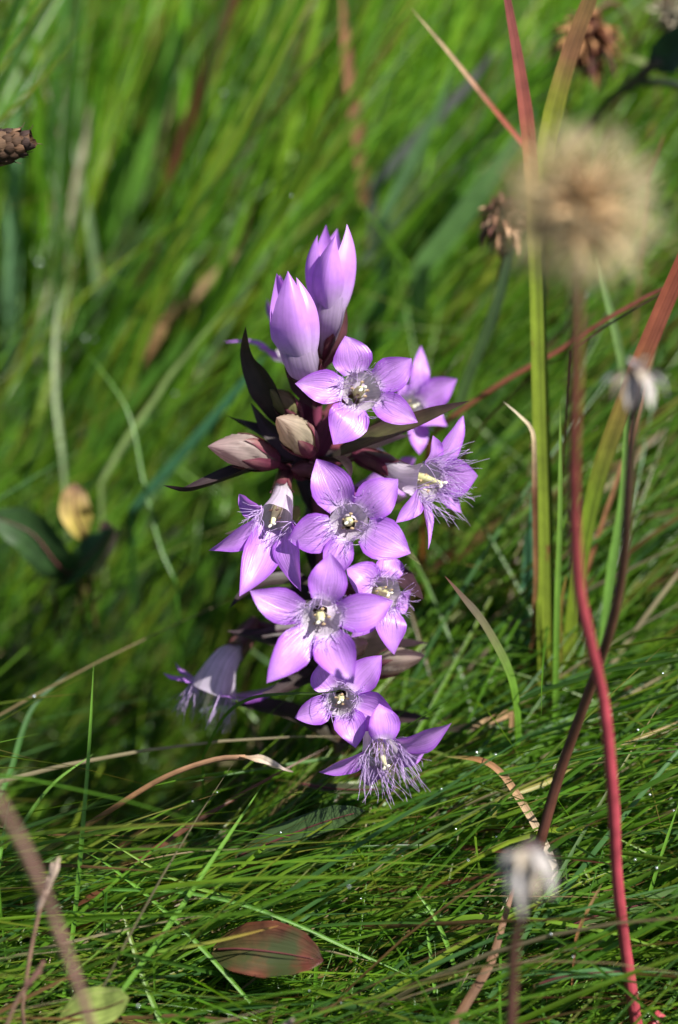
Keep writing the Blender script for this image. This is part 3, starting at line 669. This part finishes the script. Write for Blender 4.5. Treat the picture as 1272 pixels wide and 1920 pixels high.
sleaf([(1052, 1345), (1070, 1150), (1108, 930), (1160, 770), (1225, 610), (1275, 495), (1315, 400)], .472, .44,
      ([0, .2, .5, .75, 1], [12, 16, 20, 20, 17]), ([0, .45, .62, .75, 1], [YG, (.15, .22, .02), (.22, .16, .04), (.32, .1, .06), (.3, .07, .05)]), (.45, .3, .8), .45)
sleaf([(1040, 1350), (1046, 1240), (1050, 1150), (1062, 1080)], .47, .46, ([0, .5, 1], [10, 9, 1]), ([0, 1], [YG, (.3, .2, .05)]), (.2, .2, 1), .4, 6)

# ------------------------------------------------------------------ fluffy seed head on a crimson stalk, close to the lens
stalk = spline([P(1200, 1960, .418), P(1180, 1830, .415), P(1158, 1650, .408), P(1150, 1500, .401), P(1133, 1320, .393), P(1104, 1190, .386), P(1083, 1080, .38), P(1076, 900, .369), P(1079, 720, .357), P(1081, 560, .345), P(1082, 440, .336)], 50)
ft = stalk[0].copy(); ft = np.array([ft[0] + .004, ft[1] + .004, -.004])
stalk = np.vstack([ft, (ft + stalk[0]) / 2, stalk]); hd = P(1082, 392, .332)
sh = thing('seed_head', (ft[0], ft[1], 0), 'round fluffy beige seed head on a tall bare crimson stalk', 'seed head'); org = np.array(sh.location)
sw = np.linspace(0, 1, len(stalk))
mb = MB(); sweep(mb, stalk, np.interp(sw, [0, .5, 1], [.00108, .00095, .00088]) * (1 + .05 * np.sin(sw * 23) + .04 * np.sin(sw * 61 + 1)),
                 interp([0, .5, .72, .85, 1], [(.38, .055, .075), (.38, .055, .075), (.24, .05, .05), (.26, .1, .06), (.34, .2, .12)], len(stalk)), 10); mb.build('stalk', M_stem, sh, org)
mb = MB(); blob(mb, hd, U, .0022, .0022, A3(.3, .19, .1), 9, 12); mb.build('receptacle', M_dry, sh, org)
ac, pp = MB(), MB()
NS = 105
for k in range(NS):
    z = 1 - 2 * (k + .5) / NS; a = k * 2.39996
    dv = nrm(R * math.sqrt(1 - z * z) * math.cos(a) - F * math.sqrt(1 - z * z) * math.sin(a) + U * z + A3(*[random.gauss(0, .09) for _ in range(3)]))
    L0 = random.uniform(.0046, .0064)
    blob(ac, hd + dv * (.0018 + L0 / 2), dv, L0 / 2, .00062, A3(.56, .38, .21) * random.uniform(.45, 1.5), 5, 6)
    tip = hd + dv * (.0018 + L0)
    for j in range(8):
        hv = nrm(dv + A3(*[random.gauss(0, .55) for _ in range(3)]))
        e = hv * random.uniform(.0042, .0070)
        sweep(pp, np.array([tip - dv * .0004, tip + e * .5, tip + e]), [.00007, .00006, .00003], A3(.82, .72, .50) * random.uniform(.85, 1.1), 3)
o = ac.build('achenes', M_dry, sh, org); o['kind'] = 'stuff'
o = pp.build('pappus', M_fluff, sh, org); o['kind'] = 'stuff'

# ------------------------------------------------------------------ spent heads: pale reflexed bracts on brown stalks
def spent(label, stalk_pts, head, bracts, top, srad, sc):
    path = spline(stalk_pts, 40); f = path[0].copy()
    if f[2] > 0: f = np.array([f[0] - .002, f[1] + .002, -.004]); path = np.vstack([f, (f + path[0]) / 2, path])
    th = thing('spent_flower_head', (path[0][0], path[0][1], 0), label, 'flower head'); og = np.array(th.location)
    mb = MB(); sweep(mb, path, srad, interp([0, .6, 1], sc, len(path)), 8); mb.build('stalk', M_stem, th, og)
    h = P(*head); s = K * head[2]
    mb = MB(); blob(mb, h, U, 14 * s, 17 * s, A3(.13, .09, .09), 9, 12); mb.build('receptacle', M_dry, th, og)
    for (bx, by, dz, hw, c) in bracts:
        tip = P(bx, by, head[2] - dz * .001); out = nrm(tip - h)
        mid = h + (tip - h) * .5 + nrm(out - U * (out @ U) + U * .6) * np.linalg.norm(tip - h) * .2
        mb = MB(); ribbon(mb, spline([h + (tip - h) * .1, mid, tip], 10), hw * .72 * s * interp([0, .3, .7, 1], [.5, 1, .8, .1], 10), A3(*c), nrm(out + U * .8), fold=.1, cup=.3, nu=5, wave=.15)
        mb.build('bract', M_dry, th, og)
WH, GY, CR, DKB = (.46, .42, .40), (.26, .25, .27), (.44, .37, .29), (.08, .07, .08)
spent('weathered grey spent flower head with reflexed bracts on a tall dark brown stalk',
      [P(1010, 1590, .425), P(1050, 1450, .421), P(1100, 1310, .413), P(1145, 1180, .403), P(1170, 1050, .394), P(1180, 900, .382), P(1187, 790, .373), P(1194, 700, .367)],
      (1196, 694, .366), [(1122, 748, 1, 15, GY), (1150, 756, 3, 13, CR), (1178, 770, 4, 15, WH), (1200, 772, 5, 12, DKB), (1222, 768, 4, 16, WH), (1252, 748, 2, 14, GY), (1272, 738, 0, 14, GY), (1216, 668, 1, 18, CR), (1180, 672, -2, 14, GY), (1148, 720, -3, 14, CR), (1240, 720, -3, 14, GY), (1206, 720, 6, 14, CR)],
      None, np.linspace(.0010, .0007, 42), [(.09, .03, .02), (.10, .045, .03), (.10, .06, .05)])
spent('pale drooping spent flower head low in front of the grass on a short stalk',
      [P(955, 1965, .374), P(960, 1870, .37), P(966, 1760, .363), P(985, 1690, .358), P(992, 1600, .353)],
      (992, 1588, .352), [(938, 1668, 1, 17, WH), (958, 1700, 3, 16, WH), (980, 1722, 4, 18, WH), (1006, 1690, 5, 15, CR), (1034, 1684, 3, 19, WH), (1058, 1662, 0, 16, GY), (932, 1640, -2, 15, GY), (1014, 1640, 6, 19, WH), (976, 1640, 6, 17, CR), (1064, 1700, -1, 8, GY), (1046, 1625, -2, 14, GY), (966, 1675, -4, 15, GY)],
      None, np.linspace(.0009, .0006, 42), [(.12, .05, .04), (.14, .06, .05), (.2, .12, .1)])

# ------------------------------------------------------------------ dry brown heads
def dryhead(label, head, rpx, axis, n, stalk_pts, pal, hw, curl=.4, spread=(.0, 1.0), squash=1.0, lenf=(.7, 1.1)):
    f = spline(stalk_pts, 24); f[0][2] = min(f[0][2], -.003)
    th = thing('dry_flower_head', (f[0][0], f[0][1], 0), label, 'flower head'); og = np.array(th.location)
    mb = MB(); sweep(mb, f, .0006, A3(.12, .07, .04), 8); mb.build('stalk', M_stem, th, og)
    h = P(*head); s = K * head[2]; ax = CD(*axis); s1 = nrm(np.cross(ax, A3(.3, .2, .9))); s2 = np.cross(ax, s1)
    mb = MB(); blob(mb, h, ax, rpx * s * .42, rpx * s * .42, A3(*pal[0]) * .6, 9, 12); mb.build('receptacle', M_dry, th, og)
    for k in range(n):
        z = 1 - (spread[0] + (spread[1] - spread[0]) * (k + .5) / n) * 2; a = k * 2.39996; q = math.sqrt(max(0, 1 - z * z))
        dv = nrm(ax * z * squash + s1 * q * math.cos(a) + s2 * q * math.sin(a) + A3(*[random.gauss(0, .12) for _ in range(3)]))
        L = rpx * s * random.uniform(*lenf)
        b = h + dv * rpx * s * .3; tip = h + dv * L + ax * -curl * L * random.uniform(.2, 1)
        mid = (b + tip) / 2 + dv * L * .15
        mb = MB(); ribbon(mb, spline([b, mid, tip], 8), hw * s * interp([0, .4, .8, 1], [.6, 1, .8, .1], 8), A3(*random.choice(pal)) * random.uniform(.7, 1.2), nrm(dv + ax * .4), fold=.2, cup=.5, nu=5)
        mb.build('floret', M_dry, th, og)
BRN = [(.14, .05, .025), (.30, .14, .06), (.42, .22, .10), (.08, .03, .025)]
dryhead('spiky rust-brown dried flower head nodding behind the crossing sedge leaves', (1102, 62, .505), 74, (.1, .8, .35), 110,
        [P(1180, 420, ground_depth(1180, 420)), P(1200, 150, .56), P(1160, 10, .52), P(1108, 30, .506), P(1102, 62, .505)], BRN, 7, .7)
dryhead('rust-brown dried clover head half hidden behind the fluffy seed head', (950, 405, .478), 58, (.1, .8, .3), 90,
        [P(900, 760, ground_depth(900, 760)), P(925, 600, .5), P(945, 480, .48), P(950, 410, .478)], [(.2, .1, .06), (.34, .19, .11), (.42, .27, .17), (.12, .05, .04)], 7, .6)
dryhead('greyish dried flower head with dark scales above the forked stem', (1262, 30, .52), 55, (-.2, .6, .5), 50,
        [P(1330, 500, ground_depth(1330, 500)), P(1310, 250, .56), P(1285, 80, .53), P(1265, 35, .521)], [(.3, .28, .2), (.42, .38, .28), (.16, .07, .05), (.36, .3, .22)], 6, .2)
# dark scaly head leaning in past the dark slope
f = spline([P(-330, 900, ground_depth(-330, 900)), P(-260, 600, .49), P(-160, 380, .455), P(-60, 300, .437), P(-10, 280, .432)], 24); f[0][2] = -.003
th = thing('dry_seed_head', (f[0][0], f[0][1], 0), 'dark brown scaly dried seed head leaning over on its side', 'seed head'); og = np.array(th.location)
mb = MB(); sweep(mb, f, .0008, A3(.1, .06, .035), 8); mb.build('stalk', M_stem, th, og)
s = K * .43; ax = CD(.97, .2, .1); s1 = nrm(np.cross(ax, F)); s2 = np.cross(ax, s1)
h0 = P(-30, 283, .43)
for ring in range(6):
    for k in range(8):
        a = k * math.pi / 4 + ring * .4
        od = math.cos(a) * s1 + math.sin(a) * s2
        rr = (32, 34, 33, 30, 24, 14)[ring] * s
        b = h0 + ax * (ring * 15 - 10) * s + od * rr * .8
        tip = b + ax * random.uniform(26, 34) * s + od * random.uniform(2, 9) * s
        mb = MB()
        cc = A3(*random.choice([(.07, .04, .025), (.11, .06, .035), (.05, .03, .025), (.15, .09, .055)]))
        ribbon(mb, spline([b, (b + tip) / 2 + od * 5 * s, tip], 8), 13 * s * interp([0, .4, .8, 1], [.7, 1, .95, .55], 8), cc, -od, fold=0, cup=.6, nu=7, wave=.08, edgecol=cc * 1.5)
        sc = mb.build('scale', M_dry, th, og)
        if k % 3 == 0:
            mb = MB(); hair(mb, tip, nrm(ax + od * .5), 12 * s, .3, .00008, (.12, .08, .05)); mb.build('bristle', M_dry, sc, og)
mb = MB(); sweep(mb, spline([h0 - ax * 25 * s, h0 + ax * 75 * s], 12), s * interp([0, .5, 1], [22, 26, 8], 12), A3(.05, .03, .02), 12); mb.build('core', M_dry, th, og)

# ------------------------------------------------------------------ forked dark stem with a leaf, top corner
f = spline([P(980, 420, ground_depth(980, 420)), P(1060, 300, .56), P(1120, 215, .53), P(1170, 165, .515), P(1215, 152, .51), P(1300, 165, .50)], 30); f[0][2] = -.003
th = thing('forked_plant', (f[0][0], f[0][1], 0), 'dark grey-green forked stem with a broad dark leaf', 'plant'); og = np.array(th.location)
mb = MB(); sweep(mb, f, interp([0, .6, .8, 1], [.0014, .0015, .0011, .0008], 30), A3(.06, .08, .05), 10); mb.build('stem', M_stem, th, og)
mb = MB(); sweep(mb, spline([P(1175, 166, .514), P(1215, 130, .508), P(1240, 110, .505)], 10), [.0013] * 10, A3(.08, .07, .05), 8); mb.build('branch', M_stem, th, og)
mb = MB(); ribbon(mb, spline([P(1225, 125, .507), P(1262, 90, .502), P(1310, 20, .495)], 16), 38 * K * .5 * interp([0, .2, .5, 1], [.4, .9, 1, .1], 16), A3(.02, .05, .03), CD(.3, .2, .9), fold=.25, nu=7); mb.build('leaf', M_dark, th, og)
mb = MB(); ribbon(mb, spline([P(1225, 128, .507), P(1185, 112, .515), P(1150, 108, .525)], 12), 14 * K * .5 * interp([0, .4, 1], [.5, 1, .3], 12), A3(.22, .26, .1), CD(0, .7, .5), fold=.3, nu=5); mb.build('leaf', M_blade, th, og)

# ------------------------------------------------------------------ broad leaves in the turf
def wideleaf(name, label, pts, hw, c, hint, mat=M_lit, fold=.12, edge=None, cat='leaf', group=None, cup=.1, stalk=True, prof=None):
    path = spline([P(*q) for q in pts], 26); s = K * pts[0][2]
    org = path[0].copy(); org[2] = 0
    th = thing(name, org, label, cat, group)
    w = hw * s * (interp([0, .1, .3, .55, .8, .93, 1], [.12, .5, .92, 1, .8, .45, .03], 26) if prof is None else interp(prof[0], prof[1], 26))
    mb = MB(); ribbon(mb, path, w, A3(*c) if np.ndim(c[0]) == 0 else interp(np.linspace(0, 1, len(c)), c, 26), CD(*hint), fold=fold, cup=cup, nu=11, wave=.1, edgecol=edge)
    o = mb.build('leaf_blade', mat, th, org)
    mb = MB(); sweep(mb, path[1:-2] + frames(path, CD(*hint))[2][1:-2] * .00012, np.linspace(.0003, .0001, 23), A3(.1, .03, .03), 6); mb.build('midrib', M_stem, o, org)
    if stalk:
        q = path[0] + A3(0, .002, 0); q[2] = -.004
        mb = MB(); sweep(mb, spline([q, (q + path[0]) / 2, path[0] + (path[1] - path[0]) * .6], 8), .0004, A3(.12, .08, .03), 6); mb.build('leaf_stalk', M_stem, th, org)
    return th
wideleaf('oval_leaf', 'red-brown oval leaf lying flat in the fine grass', [(400, 1782, .428), (455, 1780, .424), (530, 1788, .422), (606, 1802, .42)], 56, [(.05, .06, .018), (.07, .045, .018), (.09, .03, .016), (.085, .016, .014)], (.05, .55, .85), edge=(.10, .03, .016), fold=.14, mat=M_oval)  # leaf colours dimmed throughout, partial shade put into them
wideleaf('pale_leaf', 'pale yellow-green leaf lying at the foot of the upright blade', [(110, 1915, .412), (150, 1900, .41), (200, 1890, .408), (243, 1872, .406)], 44, (.32, .40, .10), (.1, .6, .75))
wideleaf('slate_leaf', 'dull slate-green pointed leaf sunk in the grass under the lowest flower', [(440, 1610, .44), (510, 1580, .437), (600, 1545, .435), (685, 1520, .434)], 34, (.04, .075, .022), (.1, .75, .6), mat=M_dark)
wideleaf('dark_leaf', 'blunt broad green leaf curving out beside the small yellow leaf', [(150, 1085, .495), (110, 1060, .49), (60, 1000, .488), (-20, 965, .486)], 42, (.025, .06, .015), (-.5, .25, .8), mat=M_dark, cat='leaf')
wideleaf('dark_leaf', 'dark green leaf under the yellow leaf in the blurred shade', [(100, 1110, .496), (140, 1070, .491), (180, 1030, .49), (215, 990, .49)], 36, (.03, .075, .02), (-.2, .6, .6), mat=M_dark)
wideleaf('yellow_leaf', 'small bright yellow withering leaf above dark leaves', [(160, 1010, .50), (150, 985, .498), (140, 955, .496), (140, 905, .496)], 31, [(.3, .24, .06), (.36, .28, .07), (.34, .24, .08), (.14, .06, .04)], (.2, .4, .8))
wideleaf('pink_leaf', 'small pinkish withered leaf beside the yellow leaf', [(170, 1080, .497), (185, 1040, .494), (200, 1010, .493), (195, 975, .493)], 22, [(.45, .5, .25), (.5, .42, .25), (.45, .22, .16)], (.2, .4, .8))
wideleaf('grey_leaf', 'greyish narrow leaf lying in the grass behind the fringe of the lowest flower', [(560, 1470, .45), (610, 1478, .447), (660, 1482, .445), (720, 1480, .443)], 16, (.07, .08, .04), (.1, .8, .5), mat=M_lit)
wideleaf('grooved_leaf', 'long grooved grey-green leaf lying across the grass behind the crimson stalk', [(1060, 1740, .43), (1130, 1715, .428), (1210, 1695, .427), (1300, 1665, .425)], 24, (.11, .19, .06), (.1, .8, .5), mat=M_blade)
wideleaf('glossy_leaf', 'glossy narrow leaf wet with dew under the crimson stalk', [(1000, 1850, .418), (1060, 1832, .416), (1120, 1825, .415), (1200, 1822, .414)], 15, (.07, .17, .06), (.1, .85, .4), mat=M_dark)

# blurred brown stalk and a grass spikelet close to the lens, bottom corner
path = spline([P(190, 1985, .36), P(150, 1860, .352), (P(100, 1720, .345)), P(50, 1600, .338), P(0, 1510, .331), P(-60, 1420, .323)], 30)
f = np.array([path[0][0] + .003, path[0][1] + .003, -.003]); path = np.vstack([f, path])
th = thing('brown_stalk', (f[0], f[1], 0), 'blurred bare brown stalk leaning out past the grass spikelet', 'stalk')
mb = MB(); sweep(mb, path, .0007, A3(.26, .15, .12), 10); mb.build('stem', M_stem, th, np.array(th.location))
def spikelet(label, pts, d0, d1, n, c, size):
    path = pxpath(pts, d0, d1, 24); org = path[0].copy(); org[2] = 0
    th = thing('grass_spikelet', org, label, 'grass flower', 'grass flower spikes')
    mb = MB(); sweep(mb, path, .00035, A3(.24, .14, .1), 6); mb.build('stalk', M_dry, th, org)
    ax = nrm(path[-1] - path[-6])
    for k in range(n):
        q = path[-1] - ax * (.0006 * k * size) + A3(*[random.gauss(0, .0001) for _ in range(3)])
        dv = nrm(ax + A3(*[random.gauss(0, .16) for _ in range(3)]))
        mb = MB(); blob(mb, q, dv, .0017 * size, .00042 * size, A3(*c) * random.uniform(.75, 1.2), 7, 8); mb.build('husk', M_dry, th, org)
spikelet('pale straw pink grass spikelet standing upright on a thin stalk', [(42, 1890), (55, 1800), (68, 1735), (85, 1670), (104, 1628)], .405, .402, 10, (.5, .38, .3), 1.25)
spikelet('dark purplish grass spikelet bowed beside the pale one', [(10, 1930), (30, 1880), (50, 1850), (75, 1815)], .40, .398, 7, (.22, .11, .09), .9)
spikelet('small mauve spikelet lying in the grass at the foot of the short curved blade', [(470, 1990), (500, 1950), (545, 1915)], .405, .4, 5, (.3, .2, .2), .9)

# ------------------------------------------------------------------ dew drops on the blades
V = GP.reshape(-1, 3); qx, qy, qd = project(V)
drops = [(180, 620), (155, 623), (62, 452), (62, 478), (125, 665), (122, 690), (125, 735), (312, 756), (810, 1487), (256, 1888), (902, 1391), (1236, 1268),
         (875, 1548), (1262, 1522), (1172, 1600), (1128, 1640), (1235, 1648), (1030, 1730), (1072, 1808), (240, 1385), (520, 1575), (640, 1660), (700, 1480), (350, 1500),
         (420, 1470), (1240, 1500), (560, 1850), (620, 1880), (880, 1600), (930, 1560), (540, 390), (430, 200), (930, 1400), (1180, 1390), (740, 1590), (690, 1690), (1100, 560), (60, 1330)]
sph = None
used = np.zeros(len(V), bool)
for (dx, dy) in drops:
    m = np.where(((qx - dx) ** 2 + (qy - dy) ** 2 < 26 ** 2) & ~used & (qd > .36))[0]
    if not len(m): continue
    i = m[np.argmin(qd[m])]; used[i] = True
    if sph is None:
        mb = MB(); blob(mb, (0, 0, 0), (0, 0, 1), .0005, .0005, A3(1, 1, 1), 11, 16); sph = mb.build('dew_drop', M_dew)
        o = sph
    else: o = sph.copy(); col.objects.link(o)
    o.location = V[i] + A3(0, 0, .0004); k = random.uniform(.25, .55) if qd[i] < .48 else random.uniform(.5, .9); o.scale = (k, k, k * .9)
    tag(o, 'tiny clear dew drop glinting on a grass blade', 'dew drop', 'dew drops on the grass')
